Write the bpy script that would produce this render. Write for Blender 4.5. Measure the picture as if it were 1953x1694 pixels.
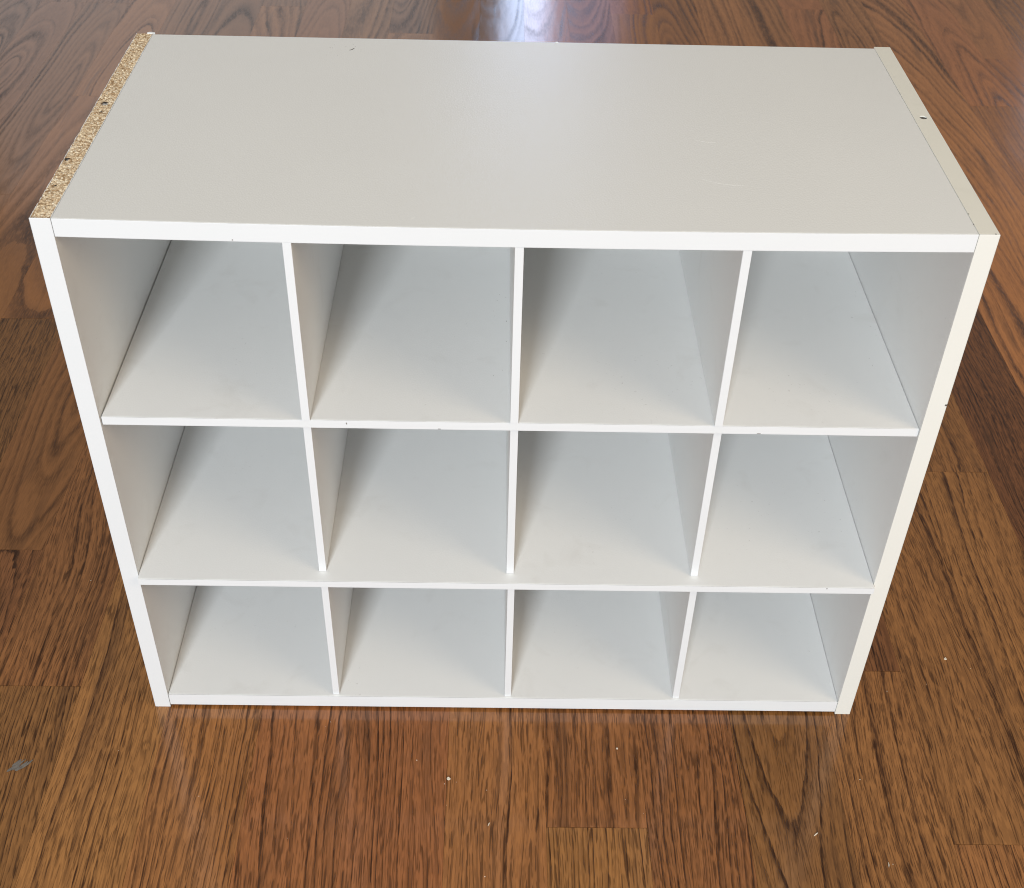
import bpy, bmesh, math, random
import numpy as np
from mathutils import Vector

random.seed(7)
rng = np.random.default_rng(7)
S = 0.614                       # metres: outer width of the shelf unit
scene = bpy.context.scene
for o in list(bpy.data.objects):
    bpy.data.objects.remove(o, do_unlink=True)
col = scene.collection

# ------------------------------------------------------------------ camera
cam_d = bpy.data.cameras.new('camera')
cam = bpy.data.objects.new('camera', cam_d)
col.objects.link(cam)
cam_d.sensor_width = 36.0
cam_d.sensor_fit = 'HORIZONTAL'
cam_d.lens = 36.0 * 2367.84 / 1953.0
cam.location = (0.47659 * S, -1.12017 * S, 1.44613 * S)
cam.rotation_euler = (0.87034, -0.02166, -0.00305)
cam_d.clip_start = 0.01
cam_d.clip_end = 100
cam_d.dof.use_dof = True
cam_d.dof.focus_distance = 0.98
cam_d.dof.aperture_fstop = 22
scene.camera = cam

# ------------------------------------------------------------------ light
world = bpy.data.worlds.new('World')
scene.world = world
world.use_nodes = True
bg = world.node_tree.nodes['Background']
bg.inputs[0].default_value = (1.0, 0.95, 0.89, 1)
bg.inputs[1].default_value = 0.28


def area(name, loc, target, sx, sy, power, color):
    d = bpy.data.lights.new(name, 'AREA')
    d.shape = 'RECTANGLE'
    d.size, d.size_y = sx, sy
    d.energy = power
    d.color = color
    o = bpy.data.objects.new(name, d)
    col.objects.link(o)
    o.location = loc
    o.rotation_euler = (Vector(target) - Vector(loc)).to_track_quat('-Z', 'Y').to_euler()
    return o


# the daylight window behind the photographer, a little to the left
area('front_window_light', (-0.50, -4.0, 1.95), (0.3, 0.0, 0.35), 0.72, 1.1, 186, (0.87, 0.945, 1.0))
# light coming back off the pale ceiling
area('ceiling_bounce_light', (0.3, -1.1, 2.7), (0.3, -1.1, 0.0), 4.0, 3.6, 13, (1.0, 0.95, 0.88))
# added warm fill tinting the right side, no such source seen
area('warm_fill_light', (1.8, -1.0, 1.5), (0.6, 0.1, 0.4), 0.9, 0.9, 11.5, (1.0, 0.80, 0.55))
# the narrow bright window far behind the unit, mirrored in the varnish
area('back_window_light', (0.395, 4.05, 1.45), (0.395, 0.0, 1.45), 0.17, 1.9, 7, (0.55, 0.70, 1.0))
area('back_curtain_light', (0.60, 4.10, 1.45), (0.60, 0.0, 1.45), 0.36, 1.9, 2.2, (0.55, 0.60, 1.0))
# pale daylight from the left and right far ends of the room
area('left_far_light', (-0.90, 4.2, 1.05), (-0.90, 0.0, 0.40), 1.9, 1.7, 6.5, (0.90, 0.93, 1.0))
area('right_far_light', (2.95, 4.1, 0.80), (2.2, 1.2, 0.2), 0.9, 1.2, 7, (0.78, 0.82, 1.0))

scene.view_settings.view_transform = 'Standard'
scene.view_settings.look = 'None'
scene.view_settings.exposure = 0.0
scene.view_settings.gamma = 1.0
scene.view_settings.use_curve_mapping = False
scene.cycles.use_denoising = True
scene.cycles.max_bounces = 7
scene.cycles.diffuse_bounces = 4
scene.cycles.glossy_bounces = 3
scene.cycles.sample_clamp_indirect = 6
scene.cycles.filter_width = 1.05


# ------------------------------------------------------------------ node helpers
class NT:
    def __init__(self, name):
        self.m = bpy.data.materials.new(name)
        self.m.use_nodes = True
        self.t = self.m.node_tree
        self.b = self.t.nodes['Principled BSDF']

    def n(self, kind, **kw):
        nd = self.t.nodes.new(kind)
        for k, v in kw.items():
            setattr(nd, k, v)
        return nd

    def put(self, sock, v):
        if v is None:
            return
        if hasattr(v, 'is_output'):
            self.t.links.new(v, sock)
        else:
            sock.default_value = v

    def math(self, op, a, b=None, c=None, clamp=False):
        nd = self.n('ShaderNodeMath', operation=op)
        nd.use_clamp = clamp
        for i, v in enumerate((a, b, c)):
            self.put(nd.inputs[i], v)
        return nd.outputs[0]

    def comb(self, x, y, z):
        nd = self.n('ShaderNodeCombineXYZ')
        for i, v in enumerate((x, y, z)):
            self.put(nd.inputs[i], v)
        return nd.outputs[0]

    def noise(self, vec, scale, detail=2.0, rough=0.5, dist=0.0):
        nd = self.n('ShaderNodeTexNoise')
        self.put(nd.inputs['Vector'], vec)
        nd.inputs['Scale'].default_value = scale
        nd.inputs['Detail'].default_value = detail
        nd.inputs['Roughness'].default_value = rough
        nd.inputs['Distortion'].default_value = dist
        return nd.outputs['Fac']

    def ramp(self, fac, stops, interp='LINEAR'):
        nd = self.n('ShaderNodeValToRGB')
        self.put(nd.inputs[0], fac)
        cr = nd.color_ramp
        cr.interpolation = interp
        while len(cr.elements) < len(stops):
            cr.elements.new(0.5)
        for e, (p, c) in zip(cr.elements, stops):
            e.position = p
            e.color = (c, c, c, 1) if not isinstance(c, tuple) else (*c, 1)
        return nd.outputs['Color']

    def mix(self, fac, a, b, blend='MIX'):
        nd = self.n('ShaderNodeMix', data_type='RGBA', blend_type=blend)
        self.put(nd.inputs[0], fac)
        self.put(nd.inputs[6], a if hasattr(a, 'is_output') else (*a, 1))
        self.put(nd.inputs[7], b if hasattr(b, 'is_output') else (*b, 1))
        return nd.outputs[2]

    def attr(self, name):
        nd = self.n('ShaderNodeAttribute', attribute_type='OBJECT', attribute_name=name)
        return nd.outputs['Fac']

    def bump(self, h, strength, dist):
        nd = self.n('ShaderNodeBump')
        nd.inputs['Strength'].default_value = strength
        nd.inputs['Distance'].default_value = dist
        self.put(nd.inputs['Height'], h)
        self.t.links.new(nd.outputs[0], self.b.inputs['Normal'])


# ------------------------------------------------------------------ oak
def make_oak():
    g = NT('varnished_oak')
    tc = g.n('ShaderNodeTexCoord').outputs['Object']
    sep = g.n('ShaderNodeSeparateXYZ')
    g.put(sep.inputs[0], tc)
    x, y = sep.outputs[0], sep.outputs[1]
    seed, x0, d0, sl = g.attr('seed'), g.attr('pith_x'), g.attr('pith_d'), g.attr('pith_slope')
    ring, tone, red = g.attr('ring'), g.attr('tone'), g.attr('red')
    sz = g.math('MULTIPLY', seed, 37.0)
    # slow wander of the grain
    w1 = g.noise(g.comb(g.math('MULTIPLY', x, 8.0), g.math('MULTIPLY', y, 1.9), sz), 1.0, 2.0)
    w2 = g.noise(g.comb(g.math('MULTIPLY', x, 34.0), g.math('MULTIPLY', y, 11.0), sz), 1.0, 3.0, 0.55)
    w3 = g.noise(g.comb(g.math('MULTIPLY', x, 420.0), g.math('MULTIPLY', y, 55.0), sz), 1.0, 2.0, 0.6)
    xx = g.math('ADD', g.math('SUBTRACT', x, x0), g.math('MULTIPLY', g.math('SUBTRACT', w1, 0.5), 0.050))
    dd = g.math('ADD', g.math('MULTIPLY_ADD', y, sl, d0), g.math('MULTIPLY', g.math('SUBTRACT', w2, 0.5), 0.007))
    r = g.math('SQRT', g.math('ADD', g.math('MULTIPLY', xx, xx), g.math('MULTIPLY', dd, dd)))
    ph = g.math('DIVIDE', r, ring)
    ph = g.math('ADD', ph, g.math('MULTIPLY', g.math('SUBTRACT', w3, 0.5), 0.16))
    # uneven ring widths
    ph = g.math('ADD', ph, g.math('MULTIPLY', g.noise(g.comb(g.math('MULTIPLY', ph, 0.37), sz, 0.0), 1.0, 2.0), 2.6))
    fr = g.math('FRACT', ph)
    ridx = g.math('FLOOR', ph)
    wn = g.n('ShaderNodeTexWhiteNoise', noise_dimensions='2D')
    g.put(wn.inputs['Vector'], g.comb(ridx, sz, 0.0))
    rr = wn.outputs['Value']
    band = g.ramp(fr, [(0.0, 0.90), (0.10, 1.0), (0.20, 0.45), (0.50, 0.14), (0.96, 0.0), (1.0, 0.75)], 'EASE')
    broad = g.ramp(fr, [(0.0, 0.55), (0.15, 0.80), (0.45, 0.32), (0.75, 0.05), (1.0, 0.55)], 'EASE')
    band = g.mix(g.attr('soft'), band, broad)
    band = g.math('MULTIPLY', band, g.math('MULTIPLY_ADD', rr, 0.95, 0.24))
    band = g.math('MULTIPLY', band, g.math('MULTIPLY_ADD', w2, 1.6, 0.20), clamp=True)
    # pores: thin dark broken lines along the grain
    po = g.noise(g.comb(g.math('MULTIPLY', xx, 460.0), g.math('MULTIPLY', y, 13.0), sz), 1.0, 0.0)
    line = g.ramp(g.math('ABSOLUTE', g.math('SUBTRACT', po, 0.5)), [(0.025, 1.0), (0.090, 0.0)])
    po2 = g.noise(g.comb(g.math('MULTIPLY', xx, 700.0), g.math('MULTIPLY', y, 75.0), sz), 1.0, 1.0, 0.5)
    dash = g.ramp(po2, [(0.40, 0.15), (0.54, 1.0)])
    pm = g.math('MULTIPLY', g.math('MULTIPLY', line, dash), g.math('MULTIPLY_ADD', band, 0.40, 0.70), clamp=True)
    pm = g.math('MULTIPLY', pm, g.attr('poriness'))
    band = g.math('MULTIPLY', band, g.ramp(po2, [(0.30, 0.55), (0.55, 1.0)]))
    grainy = g.math('MULTIPLY', g.math('MULTIPLY', dash, 0.27), g.attr('poriness'))
    # mineral streaks
    ms = g.noise(g.comb(g.math('MULTIPLY', xx, 52.0), g.math('MULTIPLY', y, 3.4), g.math('ADD', sz, 9.0)), 1.0, 3.0, 0.6, 0.4)
    streak = g.ramp(ms, [(0.57, 0.0), (0.74, 1.0)])
    cloud = g.noise(g.comb(g.math('MULTIPLY', x, 20.0), g.math('MULTIPLY', y, 5.0), g.math('ADD', sz, 3.0)), 1.0, 3.0)
    light = g.mix(red, (0.490, 0.222, 0.066), (0.480, 0.174, 0.062))
    mid = g.mix(red, (0.275, 0.114, 0.031), (0.270, 0.086, 0.029))
    c = g.mix(g.math('MULTIPLY', cloud, 0.65), light, mid)
    c = g.mix(g.math('MULTIPLY', band, 0.95, clamp=True), c, (0.060, 0.022, 0.008))
    c = g.mix(g.math('MULTIPLY', streak, 0.55), c, (0.080, 0.036, 0.017))
    c = g.mix(grainy, c, (0.07, 0.026, 0.009))
    c = g.mix(g.math('MULTIPLY', pm, 0.85, clamp=True), c, (0.045, 0.016, 0.005))
    tv = g.math('MULTIPLY_ADD', tone, 0.90, 0.29)
    c = g.mix(1.0, c, g.comb(tv, tv, tv), 'MULTIPLY')
    g.put(g.b.inputs['Base Color'], c)
    dark = g.math('ADD', g.math('MULTIPLY', band, 0.6), g.math('MULTIPLY', pm, 0.6), clamp=True)
    g.put(g.b.inputs['Roughness'], g.math('MULTIPLY_ADD', dark, 0.26, 0.13))
    g.put(g.b.inputs['Specular IOR Level'], g.math('MULTIPLY_ADD', dark, -0.30, 0.55))
    wav = g.noise(g.comb(g.math('MULTIPLY', x, 30.0), g.math('MULTIPLY', y, 6.0), sz), 1.0, 2.0)
    g.bump(wav, 0.6, 0.0004)
    return g.m


def laminate(name, color, rough=0.36, grain=1.0, grime=0.0, edge=False):
    g = NT(name)
    tc = g.n('ShaderNodeTexCoord').outputs['Object']
    big = g.noise(tc, 7.0, 3.0, 0.55)
    c = g.mix(big, tuple(v * 0.965 for v in color), tuple(min(v * 1.02, 0.88) for v in color))
    if grime:
        sp = g.noise(tc, 330.0, 2.0, 0.6)
        cl = g.noise(tc, 9.0, 2.0, 0.5)
        k = g.math('MULTIPLY', g.ramp(sp, [(0.68, 0.0), (0.76, 1.0)]), g.ramp(cl, [(0.52, 0.0), (0.66, 1.0)]))
        c = g.mix(g.math('MULTIPLY', k, grime), c, (0.28, 0.25, 0.22))
        sm = g.noise(tc, 26.0, 4.0, 0.6, 0.6)
        c = g.mix(g.math('MULTIPLY', g.ramp(sm, [(0.58, 0.0), (0.80, 1.0)]), 0.15), c, (0.50, 0.46, 0.41))
    g.put(g.b.inputs['Base Color'], c)
    g.b.inputs['Specular IOR Level'].default_value = 0.45
    h = g.noise(tc, 800.0, 1.0, 0.6)
    g.put(g.b.inputs['Roughness'], g.math('MULTIPLY_ADD', big, 0.03, rough - 0.015))
    g.bump(h, 0.45 * grain, 0.00035)
    return g.m


def plain(name, color, rough=0.6, scale=300.0, var=0.35):
    g = NT(name)
    tc = g.n('ShaderNodeTexCoord').outputs['Object']
    f = g.noise(tc, scale, 3.0, 0.6)
    c = g.mix(f, tuple(v * (1 - var) for v in color), tuple(min(v * (1 + var), 1) for v in color))
    g.put(g.b.inputs['Base Color'], c)
    g.b.inputs['Roughness'].default_value = rough
    return g.m


def chipboard():
    g = NT('raw_chipboard')
    tc = g.n('ShaderNodeTexCoord').outputs['Object']
    mp = g.n('ShaderNodeMapping')
    g.put(mp.inputs[0], tc)
    mp.inputs['Scale'].default_value = (1.0, 0.62, 1.0)
    vo = g.n('ShaderNodeTexVoronoi', feature='F1')
    g.put(vo.inputs['Vector'], mp.outputs[0])
    vo.inputs['Scale'].default_value = 820.0
    sp = g.n('ShaderNodeSeparateColor')
    g.put(sp.inputs[0], vo.outputs['Color'])
    c = g.ramp(sp.outputs[0], [(0.0, (0.36, 0.22, 0.11)), (0.20, (0.66, 0.48, 0.30)), (0.65, (0.84, 0.67, 0.45)), (1.0, (0.94, 0.82, 0.63))])
    gap = g.ramp(vo.outputs['Distance'], [(0.42, 0.0), (0.75, 1.0)])
    c = g.mix(g.math('MULTIPLY', gap, 0.55), c, (0.26, 0.15, 0.07))
    # denser pale skins along both faces of the board
    g.put(g.b.inputs['Base Color'], c)
    g.b.inputs['Roughness'].default_value = 0.85
    g.b.inputs['Specular IOR Level'].default_value = 0.2
    n = g.noise(tc, 900.0, 2.0)
    g.bump(g.math('ADD', n, sp.outputs[1]), 0.7, 0.0005)
    return g.m


M_OAK = make_oak()
M_TOP = laminate('white_laminate_top', (0.785, 0.770, 0.730), 0.31, 0.8, 0.0)
M_WHITE = laminate('white_laminate', (0.855, 0.855, 0.845), 0.40, 0.4, 0.25)
M_BAND = laminate('white_edge_band', (0.775, 0.78, 0.785), 0.34, 0.3, 0.0)
M_CREAM = laminate('cream_laminate', (0.80, 0.765, 0.665), 0.36, 0.6, 0.12)
M_CREAMBAND = laminate('cream_edge_band', (0.785, 0.768, 0.712), 0.34, 0.3, 0.0)
M_CHIP = chipboard()
M_DARK = plain('recess_shade', (0.035, 0.026, 0.020), 0.9)
M_HARD = plain('white_hardboard', (0.78, 0.77, 0.74), 0.6, 40.0, 0.05)
M_SUB = plain('subfloor_wood', (0.16, 0.075, 0.03), 0.5, 14.0, 0.3)
M_PALE = plain('pale_chip', (0.74, 0.66, 0.52), 0.8, 900.0, 0.2)
M_SCR = plain('scratch_pale', (0.83, 0.815, 0.775), 0.6, 900.0, 0.1)
M_SCRD = plain('scratch_dark', (0.10, 0.09, 0.075), 0.7, 900.0, 0.3)
M_SCUFF = plain('scuff_grey', (0.17, 0.15, 0.13), 0.5, 260.0, 0.5)
M_METAL = plain('screw_metal', (0.32, 0.30, 0.26), 0.4, 500.0, 0.2)
M_METAL.node_tree.nodes['Principled BSDF'].inputs['Metallic'].default_value = 0.8


# ------------------------------------------------------------------ mesh helpers
def link(name, me, mat, parent=None, loc=(0, 0, 0)):
    o = bpy.data.objects.new(name, me)
    if mat is not None:
        me.materials.append(mat)
    col.objects.link(o)
    o.location = loc
    o.parent = parent
    return o


def box_bm(x0, x1, y0, y1, z0, z1, bev=0.0004, nx=1, ny=1, warp=None):
    bm = bmesh.new()
    bmesh.ops.create_cube(bm, size=1.0)
    for v in bm.verts:
        v.co = Vector((x0 + (v.co.x + .5) * (x1 - x0), y0 + (v.co.y + .5) * (y1 - y0), z0 + (v.co.z + .5) * (z1 - z0)))
    if bev:
        bmesh.ops.bevel(bm, geom=bm.edges[:], offset=bev, segments=2, profile=0.6, affect='EDGES')
    if nx > 1:
        for i in range(1, nx):
            bmesh.ops.bisect_plane(bm, geom=bm.verts[:] + bm.edges[:] + bm.faces[:], plane_co=(x0 + (x1 - x0) * i / nx, 0, 0), plane_no=(1, 0, 0))
    if ny > 1:
        for i in range(1, ny):
            bmesh.ops.bisect_plane(bm, geom=bm.verts[:] + bm.edges[:] + bm.faces[:], plane_co=(0, y0 + (y1 - y0) * i / ny, 0), plane_no=(0, 1, 0))
    if warp:
        for v in bm.verts:
            v.co = warp(v.co)
    return bm


def to_mesh(bm, name, smooth=False):
    bmesh.ops.recalc_face_normals(bm, faces=bm.faces[:])
    me = bpy.data.meshes.new(name)
    bm.to_mesh(me)
    bm.free()
    if smooth:
        for p in me.polygons:
            p.use_smooth = True
    return me


def board(name, parent, mat, x0, x1, y0, y1, z0, z1, bev=0.0004, nx=1, ny=1, warp=None):
    """all measures in units of the outer width"""
    w = None
    if warp:
        w = lambda c: Vector((c.x, c.y, c.z + warp(c.x / S, c.y / S) * S))
    return link(name, to_mesh(box_bm(x0 * S, x1 * S, y0 * S, y1 * S, z0 * S, z1 * S, bev, nx, ny, w), name), mat, parent)


def cut(o, cyl):
    """drill holes: cyl = list of (x, y, z_bottom, z_top, radius) in metres"""
    bm = bmesh.new()
    for (x, y, za, zb, r) in cyl:
        ring0 = [bm.verts.new((x + r * math.cos(a), y + r * math.sin(a), za)) for a in np.linspace(0, 2 * math.pi, 25)[:-1]]
        ring1 = [bm.verts.new((v.co.x, v.co.y, zb)) for v in ring0]
        bm.faces.new(ring0[::-1])
        bm.faces.new(ring1)
        n = len(ring0)
        for i in range(n):
            bm.faces.new((ring0[i], ring0[(i + 1) % n], ring1[(i + 1) % n], ring1[i]))
    cm = to_mesh(bm, 'cutter')
    c = bpy.data.objects.new('cutter', cm)
    col.objects.link(c)
    md = o.modifiers.new('hole', 'BOOLEAN')
    md.operation = 'DIFFERENCE'
    md.solver = 'EXACT'
    md.object = c
    dg = bpy.context.evaluated_depsgraph_get()
    dg.update()
    me = bpy.data.meshes.new_from_object(o.evaluated_get(dg))
    o.modifiers.clear()
    o.data = me
    bpy.data.objects.remove(c, do_unlink=True)


# ------------------------------------------------------------------ floor
PW = 0.1343
X0 = 0.4217
floor = link('floor', to_mesh(box_bm(-2.6, 3.2, -2.4, 4.6, -0.030, -0.0195, 0), 'floor'), M_SUB)
floor['kind'] = 'structure'

fixed = {-5: [0.0345], 1: [-0.1905], 6: [0.536], 4: [0.08], 5: [-0.2105], -9: [1.47, 2.6665], -8: [2.007], -2: [-0.75, 0.9, 2.475]}
# hand-set look of the planks that show largest: pith_x, pith_d, slope, ring, tone, red, poriness
YMIN, YMAX = -1.3, 4.9


def plank_style(k, j, yc):
    if yc > 0.55 * S:        # boards behind the unit: wide flame figure
        px = random.uniform(-0.03, 0.03) if random.random() < 0.7 else random.choice((-1, 1)) * 0.08
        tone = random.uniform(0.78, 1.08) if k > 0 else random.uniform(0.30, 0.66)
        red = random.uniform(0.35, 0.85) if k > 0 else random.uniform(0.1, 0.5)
        return [px, random.uniform(-0.02, 0.06), random.choice((-1, 1)) * random.uniform(0.06, 0.16),
                random.uniform(0.008, 0.015), tone, red, random.uniform(0.15, 0.45)]
    kind = random.random()
    if kind < 0.42:      # cathedral
        px = random.uniform(-0.018, 0.018)
        pd = random.uniform(-0.02, 0.05)
        sl = random.choice((-1, 1)) * random.uniform(0.05, 0.13)
        ring = random.uniform(0.0045, 0.0070)
    elif kind < 0.75:    # half straight
        px = random.choice((-1, 1)) * random.uniform(0.045, 0.09)
        pd = random.uniform(0.02, 0.05)
        sl = random.choice((-1, 1)) * random.uniform(0.01, 0.05)
        ring = random.uniform(0.0038, 0.0060)
    else:                # straight rift grain
        px = random.choice((-1, 1)) * random.uniform(0.12, 0.22)
        pd = random.uniform(0.03, 0.07)
        sl = random.uniform(-0.03, 0.03)
        ring = random.uniform(0.0030, 0.0050)
    tl, th = (0.22, 0.62) if (k < -5 or k > 6) else (0.30, 0.85)  # outer planks darker: fading light to the sides painted into their tone
    return [px, pd, sl, ring, random.uniform(tl, th), random.uniform(0.0, 0.8), random.uniform(0.6, 1.0)]


planks = {}
for k in range(-18, 21):
    js = sorted(fixed.get(k, []))
    if not js:
        js = [random.uniform(0.6, 1.7) if -4 <= k <= 3 else random.uniform(-0.1, 1.5)]
    if -4 <= k <= 3 and k not in fixed:
        js.insert(0, -random.uniform(0.5, 1.1))
    while js[0] > YMIN:
        js.insert(0, js[0] - random.uniform(0.8, 2.0))
    while js[-1] < YMAX:
        js.append(js[-1] + random.uniform(0.8, 2.0))
    for j in range(len(js) - 1):
        a, b = max(js[j], YMIN - 0.4), min(js[j + 1], YMAX + 0.4)
        if b - a < 0.05:
            continue
        xa, xb = (X0 + k * PW) * S, (X0 + (k + 1) * PW) * S
        cx, cy = (xa + xb) / 2, (a + b) / 2 * S
        hw, hl = (xb - xa) / 2 - 0.00008, (b - a) / 2 * S - 0.00018
        me = to_mesh(box_bm(-hw, hw, -hl, hl, -0.019, 0.0, 0), 'plank')
        p = link('plank', me, M_OAK, floor, (cx, cy, -0.0001 * random.random()))
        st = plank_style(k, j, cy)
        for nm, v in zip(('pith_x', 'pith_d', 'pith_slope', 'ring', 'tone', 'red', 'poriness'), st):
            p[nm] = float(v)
        p['seed'] = random.random() * 3.0
        p['soft'] = 0.9 if cy > 0.55 * S else 0.15
        planks[(k, round(a, 3))] = p


def plank_at(x, y):
    for p in floor.children:
        d = p.dimensions
        if abs(p.location.x - x * S) < PW * S / 2 and abs(p.location.y - y * S) < max(v.co.y for v in p.data.vertices):
            return p


def style(x, y, **kw):
    p = plank_at(x, y)
    if p:
        for a, v in kw.items():
            p[a] = float(v)


# the planks nearest the camera, by their look in the photograph
style(-0.18, -0.1, pith_x=0.17, pith_d=0.05, pith_slope=0.02, ring=0.0042, tone=0.50, red=0.05, poriness=1.0)
style(-0.18, 0.5, pith_x=0.13, pith_d=0.06, pith_slope=-0.05, ring=0.0060, tone=0.60, red=0.45, poriness=0.9)
style(-0.05, -0.1, pith_x=-0.13, pith_d=0.05, pith_slope=0.05, ring=0.0068, tone=0.78, red=0.05, poriness=0.9)
style(0.08, -0.1, pith_x=-0.075, pith_d=0.02, pith_slope=0.05, ring=0.0062, tone=0.80, red=0.35, poriness=0.9)
style(0.22, -0.1, pith_x=-0.10, pith_d=0.05, pith_slope=0.09, ring=0.0085, tone=0.74, red=0.75, poriness=0.9)
style(0.36, -0.1, pith_x=0.10, pith_d=0.03, pith_slope=-0.05, ring=0.0075, tone=0.66, red=0.85, poriness=0.9)
style(0.49, -0.1, pith_x=0.20, pith_d=0.05, pith_slope=0.0, ring=0.0120, tone=0.72, red=0.45, poriness=1.0)
style(0.62, -0.1, pith_x=0.12, pith_d=0.05, pith_slope=0.03, ring=0.0090, tone=0.68, red=0.55, poriness=0.9)
style(0.62, -0.25, pith_x=0.22, pith_d=0.05, pith_slope=0.02, ring=0.0050, tone=0.72, red=0.05, poriness=1.0)
style(0.76, -0.1, pith_x=-0.16, pith_d=0.06, pith_slope=-0.02, ring=0.0055, tone=0.55, red=0.60, poriness=1.0)
style(0.89, -0.1, pith_x=0.000, pith_d=0.012, pith_slope=0.10, ring=0.0080, tone=0.42, red=0.10, poriness=0.8)
style(1.03, -0.1, pith_x=-0.18, pith_d=0.06, pith_slope=0.02, ring=0.0090, tone=0.62, red=0.20, poriness=1.0)  # from here rightward, fading light is painted into the darker tone
style(1.03, 0.3, pith_x=-0.18, pith_d=0.06, pith_slope=0.02, ring=0.0050, tone=0.30, red=0.60, poriness=1.0)
style(1.16, 0.1, pith_x=0.22, pith_d=0.05, pith_slope=-0.02, ring=0.0110, tone=0.56, red=0.15, poriness=1.0)
style(1.16, -0.25, pith_x=0.15, pith_d=0.05, pith_slope=-0.02, ring=0.0060, tone=0.66, red=0.35, poriness=1.0)
style(1.30, 0.3, pith_x=0.06, pith_d=0.03, pith_slope=0.07, ring=0.0090, tone=0.62, red=0.10, poriness=0.8)
style(1.30, 0.7, pith_x=-0.02, pith_d=0.02, pith_slope=0.08, ring=0.0090, tone=0.50, red=0.20, poriness=0.8)
style(1.43, 0.5, pith_x=0.18, pith_d=0.06, pith_slope=0.0, ring=0.0045, tone=0.22, red=0.75, poriness=1.0)

# ------------------------------------------------------------------ shelf unit
unit = bpy.data.objects.new('cubby_shelf', None)
col.objects.link(unit)
unit.empty_display_size = 0.1
unit['label'] = 'white laminate cubby shelf unit with twelve open compartments standing on the oak floor'
unit['category'] = 'shelf unit'

H, D, T, TT = 0.79457, 0.4805, 0.02176, 0.0216
RD = 0.4850
B0, B1 = 0.0048, 0.02655
SAG = 0.0035
E0 = 0.0012          # thickness of the front edge bands
g_ = 0.0005          # hairline joints


def sag(x, y):
    u = min(max((x - T) / (1 - 2 * T), 0), 1)
    return -SAG * 4 * u * (1 - u) * max(0.0, 1 - y / D)


# left side panel with its raw sawn top
lp = board('side_panel', unit, M_WHITE, 0, T, E0, D + 0.0035, 0, H - 0.0035)
lp['label'] = 'left side panel with a raw sawn chipboard top edge'
board('edge_band', lp, M_BAND, 0, T, 0, E0 - 0.0004, 0, H)

# raw chipboard strip: a rough relief between two thin laminate skins
nyr, nxr = 560, 28
ys = np.linspace(E0, D + 0.0035, nyr) * S
xs = np.linspace(0.0007, T - 0.0007, nxr) * S


def value_noise(nx, ny, cx, cy):
    gx, gy = rng.random((int(ny / cy) + 3, int(nx / cx) + 3)), None
    yy, xx = np.mgrid[0:ny, 0:nx]
    fx, fy = xx / cx, yy / cy
    ix, iy = fx.astype(int), fy.astype(int)
    tx, ty = fx - ix, fy - iy
    a, b = gx[iy, ix], gx[iy, ix + 1]
    c, d = gx[iy + 1, ix], gx[iy + 1, ix + 1]
    return (a * (1 - tx) + b * tx) * (1 - ty) + (c * (1 - tx) + d * tx) * ty


hgt = (value_noise(nxr, nyr, 3.1, 2.3) - 0.6) * 0.0007 + (value_noise(nxr, nyr, 1.3, 1.7) - 0.5) * 0.0005 + (value_noise(nxr, nyr, 9, 21) - 0.5) * 0.0008
for (hx, hy, r) in ((0.0100, 0.2728, 0.0026), (0.0045, 0.1302, 0.0019), (0.0120, 0.2480, 0.0012), (0.0080, 0.0700, 0.0011)):
    d2 = ((xs[None, :] - hx * S) ** 2 + ((ys[:, None] - hy * S) * 0.8) ** 2) ** 0.5
    hgt = np.where(d2 < r, -0.0020, hgt)
verts, faces = [], []
for j in range(nyr):
    for i in range(nxr):
        jit = 0.0 if i not in (0, nxr - 1) else (rng.random() - 0.5) * 0.0005
        verts.append((xs[i] + jit, ys[j], H * S - 0.0006 + min(hgt[j, i], 0.0006)))
for j in range(nyr - 1):
    for i in range(nxr - 1):
        a = j * nxr + i
        faces.append((a, a + 1, a + 1 + nxr, a + nxr))
# skirt down to the panel
border = [i for i in range(nxr)] + [j * nxr + nxr - 1 for j in range(1, nyr)] + [(nyr - 1) * nxr + i for i in range(nxr - 2, -1, -1)] + [j * nxr for j in range(nyr - 2, 0, -1)]
base = len(verts)
for b in border:
    v = verts[b]
    verts.append((v[0], v[1], (H - 0.0036) * S))
nb = len(border)
for q in range(nb):
    faces.append((border[q], base + q, base + (q + 1) % nb, border[(q + 1) % nb]))
me = bpy.data.meshes.new('raw_edge')
me.from_pydata(verts, [], faces)
me.update()
raw = link('raw_edge', me, M_CHIP, lp)
raw['label'] = 'rough tan sawn chipboard edge'
HOLES = ((0.0100, 0.2728, 0.0021), (0.0045, 0.1302, 0.0016), (0.0120, 0.2480, 0.0010), (0.0080, 0.0700, 0.0009))


def skin(x0, x1, name, amp, seed):
    r = np.random.default_rng(seed)
    bm = box_bm(x0 * S, x1 * S, E0 * S, (D + 0.0035) * S, (H - 0.0036) * S, (H - 0.0003) * S, 0, 1, 150)
    for v in bm.verts:
        if v.co.z > (H - 0.001) * S:
            v.co.z -= abs(r.normal()) * amp
    return link(name, to_mesh(bm, name), M_WHITE, lp)


skin(0, 0.00065, 'laminate_skin', 0.0004, 1)
skin(T - 0.00065, T, 'laminate_skin', 0.00025, 2)
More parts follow.
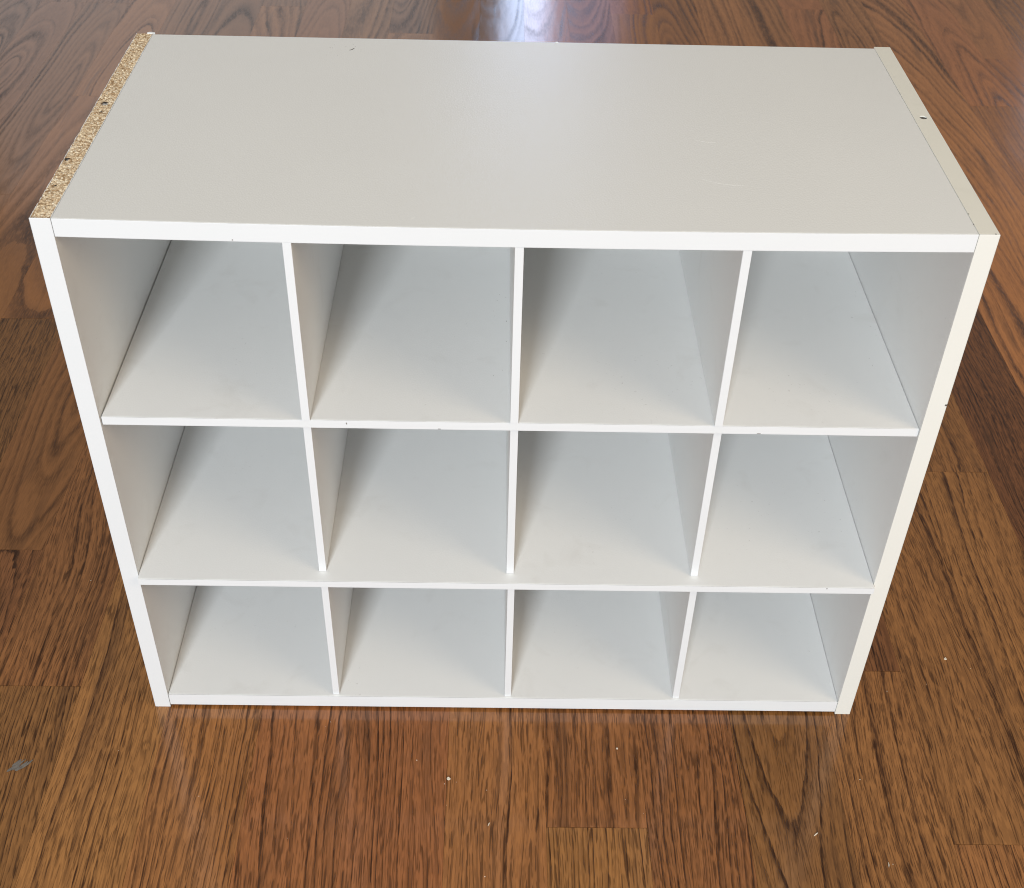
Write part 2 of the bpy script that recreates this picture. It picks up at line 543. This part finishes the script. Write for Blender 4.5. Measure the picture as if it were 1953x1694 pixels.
# splintered flake of laminate at the far corner
bm = bmesh.new()
fl = [(0.0140, 0.4838), (0.0205, 0.4828), (0.0238, 0.4855), (0.0200, 0.4852), (0.0180, 0.4868), (0.0160, 0.4850)]
top = [bm.verts.new((x * S, y * S, (H + 0.0004 + 0.0005 * math.sin(9 * i)) * S)) for i, (x, y) in enumerate(fl)]
bot = [bm.verts.new((x * S, y * S, (H - 0.0022) * S)) for (x, y) in fl]
bm.faces.new(top)
bm.faces.new(bot[::-1])
for i in range(len(fl)):
    bm.faces.new((bot[i], bot[(i + 1) % len(fl)], top[(i + 1) % len(fl)], top[i]))
link('splinter', to_mesh(bm, 'splinter'), M_BAND, lp)

# right side panel
rp = board('side_panel', unit, M_WHITE, 1 - T, 1, E0, RD, 0, H - 0.0012, 0.0004)
rp['label'] = 'right side panel with a cream top edge and a screw hole'
HZ = H - 0.0001
tbnd = board('top_edge_band', rp, M_CREAM, 1 - T, 1, E0, RD + 0.0008, H - 0.0011, HZ, 0.0003)
cut(rp, [(0.990 * S, 0.2738 * S, (H - 0.02) * S, (H + 0.01) * S, 0.0029)])
cut(tbnd, [(0.990 * S, 0.2738 * S, (H - 0.02) * S, (H + 0.01) * S, 0.0029)])
board('edge_band', rp, M_CREAMBAND, 1 - T, 1, 0, E0 - 0.0004, 0, H, 0.0005)
bm = bmesh.new()
bmesh.ops.create_cone(bm, cap_ends=True, segments=20, radius1=0.00285, radius2=0.00285, depth=0.004)
for v in bm.verts:
    v.co += Vector((0.990 * S, 0.2738 * S, H * S - 0.0030))
link('screw', to_mesh(bm, 'screw'), M_SCRD, rp)

# top and bottom boards
tb = board('top_board', unit, M_TOP, T + g_, 1 - T - g_, E0, D, H - TT, H - 0.0003, 0.0004, 24, 6, sag)
board('edge_band', tb, M_BAND, T + g_, 1 - T - g_, 0, E0 - 0.0004, H - TT, H - 0.0003, 0.0003, 24, 1, sag)
bb = board('bottom_board', unit, M_WHITE, T + g_, 1 - T - g_, E0 + 0.0004, D, B0, B1)
board('edge_band', bb, M_BAND, T + g_, 1 - T - g_, 0.0004, E0 + 0.0000, B0, B1, 0.0003)
# thin back
board('back_panel', unit, M_HARD, T + 0.0004, 1 - T - 0.0004, D + 0.0004, D + 0.0042, 0.004, H - 0.0060, 0.0002)

# two long shelves
S1, S1Y, S1T = 0.53177, 0.00203, 0.0112
S2, S2Y, S2T = 0.27182, -0.00851, 0.0103
s1 = board('shelf', unit, M_WHITE, T + 0.0014, 1 - T - 0.0008, S1Y + E0, D, S1 - S1T, S1)
s1['label'] = 'upper shelf set back slightly from the frame'
board('edge_band', s1, M_BAND, T + 0.0014, 1 - T - 0.0008, S1Y, S1Y + E0 - 0.0004, S1 - S1T, S1, 0.0003)
s2 = board('shelf', unit, M_WHITE, T + 0.0006, 1 - T - 0.0006, S2Y + E0, D, S2 - S2T, S2)
s2['label'] = 'lower shelf standing slightly proud of the frame'
board('edge_band', s2, M_BAND, T + 0.0006, 1 - T - 0.0006, S2Y, S2Y + E0 - 0.0004, S2 - S2T, S2, 0.0003)

# nine dividers
rows = [
    ((0.26033, 0.50252, 0.74127), 0.00944, 0.0008, S1, None),
    ((0.25901, 0.50290, 0.74386), 0.00938, 0.01014, S2, S1 - S1T),
    ((0.26015, 0.50476, 0.74539), 0.00912, 0.00437, B1, S2 - S2T),
]
for xs_, th, yf, zb, zt in rows:
    for x in xs_:
        zt_ = (H - TT + sag(x, 0) - 0.0004) if zt is None else zt - 0.0004
        d = board('divider', unit, M_WHITE, x - th / 2, x + th / 2, yf + E0, D - 0.002, zb + 0.0007, zt_, 0.0003)
        board('edge_band', d, M_BAND, x - th / 2, x + th / 2, yf, yf + E0 - 0.0004, zb + 0.0005, zt_, 0.00025)


# ---- wear on the boards
def ribbon(name, parent, mat, pts, width, z=None, h=0.00003):
    """thin raised stroke along points (units of outer width) lying on a board"""
    bm = bmesh.new()
    P = [Vector((x * S, y * S, zz * S)) for (x, y, zz) in pts]
    L = []
    for i, q in enumerate(P):
        t = (P[min(i + 1, len(P) - 1)] - P[max(i - 1, 0)]).normalized()
        nrm = Vector((-t.y, t.x, 0))
        w = width * (0.25 + 0.75 * math.sin(math.pi * (i + 0.5) / len(P))) / 2
        L.append((q + nrm * w, q - nrm * w))
    tops = [(bm.verts.new(a + Vector((0, 0, h))), bm.verts.new(b + Vector((0, 0, h)))) for a, b in L]
    bots = [(bm.verts.new(a - Vector((0, 0, h))), bm.verts.new(b - Vector((0, 0, h)))) for a, b in L]
    for i in range(len(L) - 1):
        bm.faces.new((tops[i][0], tops[i][1], tops[i + 1][1], tops[i + 1][0]))
        bm.faces.new((bots[i][0], bots[i + 1][0], bots[i + 1][1], bots[i][1]))
        bm.faces.new((tops[i][0], tops[i + 1][0], bots[i + 1][0], bots[i][0]))
        bm.faces.new((tops[i][1], bots[i][1], bots[i + 1][1], tops[i + 1][1]))
    return link(name, to_mesh(bm, name), mat, parent)


def on_top(x, y):
    return (x, y, H - 0.0003 + sag(x, y))


ribbon('scratch', tb, M_SCR, [on_top(0.7043 + 0.0445 * u, 0.1133 - 0.0127 * u - 0.004 * math.sin(3.1 * u)) for u in np.linspace(0, 1, 9)], 0.0006)
ribbon('scratch', tb, M_SCR, [on_top(0.7065 + 0.0236 * u, 0.2070 - 0.0057 * u - 0.002 * math.sin(3.1 * u)) for u in np.linspace(0, 1, 7)], 0.00035)
ribbon('scratch', tb, M_SCR, [on_top(0.3890 + 0.004 * u, 0.0160 + 0.006 * u) for u in np.linspace(0, 1, 5)], 0.0009)
ribbon('scratch', tb, M_SCRD, [on_top(0.2842 + 0.0061 * u, 0.4416 + 0.0071 * u - 0.002 * math.sin(3.1 * u)) for u in np.linspace(0, 1, 7)], 0.0011)


def fleck(name, parent, mat, c, r, h, seed, sx=1.0, sy=1.0):
    rr = random.Random(seed)
    bm = bmesh.new()
    n = 7
    ang = [2 * math.pi * i / n for i in range(n)]
    rad = [r * rr.uniform(0.6, 1.25) for _ in ang]
    t = [bm.verts.new((c[0] + q * .8 * sx * math.cos(a), c[1] + q * .8 * sy * math.sin(a), c[2] + h * rr.uniform(.7, 1.1))) for a, q in zip(ang, rad)]
    b = [bm.verts.new((c[0] + q * sx * math.cos(a), c[1] + q * sy * math.sin(a), c[2] - 0.0001)) for a, q in zip(ang, rad)]
    bm.faces.new(t)
    bm.faces.new(b[::-1])
    for i in range(n):
        bm.faces.new((b[i], b[(i + 1) % n], t[(i + 1) % n], t[i]))
    return link(name, to_mesh(bm, name), mat, parent)


for i, (x, y) in enumerate(((0.978, 0.0425), (0.9772, 0.0207))):
    fleck('pit', rp, M_SCRD, (x * S + 0.0004, y * S, H * S), 0.0005, 0.00008, i)
fleck('pit', rp, M_SCRD, (0.9955 * S, 0.0012 * S, H * S), 0.0006, 0.0001, 5)
for i, (x, y) in enumerate(((0.5548, 0.4795),)):
    fleck('chip', tb, M_BAND, (x * S, y * S, (H - 0.0003 + sag(x, y)) * S), 0.0009, 0.0006, 20 + i, 1.3, 0.7)
for i in range(26):     # dark specks rubbed in near the far edge of the top and on the floors of the cells
    if i < 8:
        x, y = random.gauss(0.272, 0.012), random.gauss(0.442, 0.012)
        fleck('speck', tb, M_SCUFF, tuple(v * S for v in on_top(x, min(y, 0.47))), random.uniform(0.0002, 0.0005), 0.00006, 40 + i)
    elif i < 18:
        x, y = 0.4975 - abs(random.gauss(0.010, 0.008)) - 0.004, random.uniform(0.05, 0.28)
        fleck('speck', s1, M_SCUFF, (x * S, y * S, S1 * S), random.uniform(0.0002, 0.0004), 0.00006, 60 + i)
    else:
        x, y = 0.9782 - abs(random.gauss(0.014, 0.010)) - 0.004, random.uniform(0.12, 0.30)
        fleck('speck', s1, M_SCUFF, (x * S, y * S, S1 * S), random.uniform(0.0002, 0.0005), 0.00006, 60 + i)
# dent in the right front edge
bm = box_bm(0.9975 * S, 1.0004 * S, -0.0003 * S, 0.001 * S, 0.5685 * S, 0.5710 * S, 0.0003)
link('dent', to_mesh(bm, 'dent'), M_SCRD, rp)

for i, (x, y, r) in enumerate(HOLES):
    fleck('hole', raw, M_DARK, (x * S, y * S, H * S - 0.0004), r, 0.0002, 70 + i, 1.1, 0.9)  # dark caps paint the shade inside the pits


def nick(parent, x, z, y, w, h, mat=M_SCUFF):
    link('nick', to_mesh(box_bm(x * S - w, x * S + w, y * S - 0.00006, y * S + 0.0003, z * S - h, z * S + h, 0.00005), 'nick'), mat, parent)


nick(tb, 0.205, H - TT + 0.0020 + sag(0.205, 0), 0, 0.0004, 0.0004)
nick(s1, 0.3070, S1 - 0.004, S1Y, 0.0004, 0.0008)
nick(s1, 0.415, S1 - S1T + 0.001, S1Y, 0.0010, 0.0003)
nick(s1, 0.79, S1 - S1T + 0.001, S1Y, 0.0014, 0.0003)
nick(s2, 0.915, S2 - 0.0012, S2Y, 0.0006, 0.0004)

# grey scuff on the floor at lower left
pk = plank_at(-0.1685, -0.1025)
bm = bmesh.new()
for q in range(9):
    a = random.uniform(0, 6.28)
    cx_, cy_ = random.gauss(0, 0.0030), random.gauss(0, 0.0022)
    w_, l_ = random.uniform(0.0006, 0.0016), random.uniform(0.003, 0.008)
    z_ = 0.00012 + 0.00004 * q
    vv = []
    for (dx, dy) in ((-w_, -l_ * .6), (0, -l_), (w_, -l_ * .5), (w_ * 1.2, l_ * .4), (0, l_), (-w_ * .8, l_ * .6)):
        ca, sa = math.cos(-0.7), math.sin(-0.7)
        vv.append(bm.verts.new((-0.1685 * S + cx_ + dx * ca - dy * sa - pk.location.x, -0.1025 * S + cy_ + dx * sa + dy * ca - pk.location.y, z_)))
    bm.faces.new(vv)
link('scuff', to_mesh(bm, 'scuff'), M_SCUFF, pk)

# ------------------------------------------------------------------ crumbs on the floor
crumbs = [
    (1.168, 0.1053, 0.0018, 'round pale crumb on the floor right of the shelf unit'),
    (0.4245, -0.1173, 0.0022, 'crumbled white flake on the floor in front of the middle of the shelf unit'),
    (0.6587, -0.0644, 0.0013, 'pale crumb on the floor closest to the front edge of the shelf'),
    (0.9132, -0.1980, 0.0016, 'long pale splinter on the floor at lower right'),
    (0.4798, -0.1877, 0.0014, 'thin pale splinter on the floor below the shelf middle'),
    (0.9999, -0.2416, 0.0015, 'fine straw coloured splinter nearest the bottom right corner'),
]
for i, (x, y, r, lab) in enumerate(crumbs):
    name = 'splinter_chip' if 'splinter' in lab else 'wood_crumb'
    o = fleck(name, None, M_PALE, (0, 0, 0), r * 0.75, r * 0.7, 100 + i, 2.0 if 'splinter' in lab else 1.0, 0.35 if 'splinter' in lab else 0.8)
    o.location = (x * S, y * S, 0.0)
    o.rotation_euler = (0, 0, -0.5 + 0.4 * i if 'splinter' in lab else 0)
    o['label'] = lab
    o['category'] = 'crumb'
    o['group'] = 'crumbs of board on the floor'

vs, fs = [], []
spots = [(0.4764, -0.1343), (0.6644, -0.147), (1.1266, 0.0566), (0.9907, -0.1114), (0.3792, -0.0871), (0.435, -0.122), (0.419, -0.125)]
while len(spots) < 22:
    x, y = random.uniform(-0.25, 1.25), random.uniform(-0.28, 0.25)
    if -0.02 < x < 1.02 and y > -0.02:
        continue
    spots.append((x, y))
for (x, y) in spots:
    r, b = random.uniform(0.0002, 0.00055), len(vs)
    a0 = random.uniform(0, 2)
    for q in range(5):
        a = a0 + q * 2 * math.pi / 5
        rr = r * random.uniform(0.6, 1.3)
        vs.append((x * S + rr * math.cos(a), y * S + rr * math.sin(a), 0.0))
    vs.append((x * S, y * S, r * 1.1))
    fs += [(b + q, b + (q + 1) % 5, b + 5) for q in range(5)]
me = bpy.data.meshes.new('sawdust')
me.from_pydata(vs, [], fs)
dust = link('sawdust', me, M_PALE)
dust['kind'] = 'stuff'
dust['label'] = 'fine pale sawdust scattered on the floor in front of the shelf unit'
dust['category'] = 'sawdust'
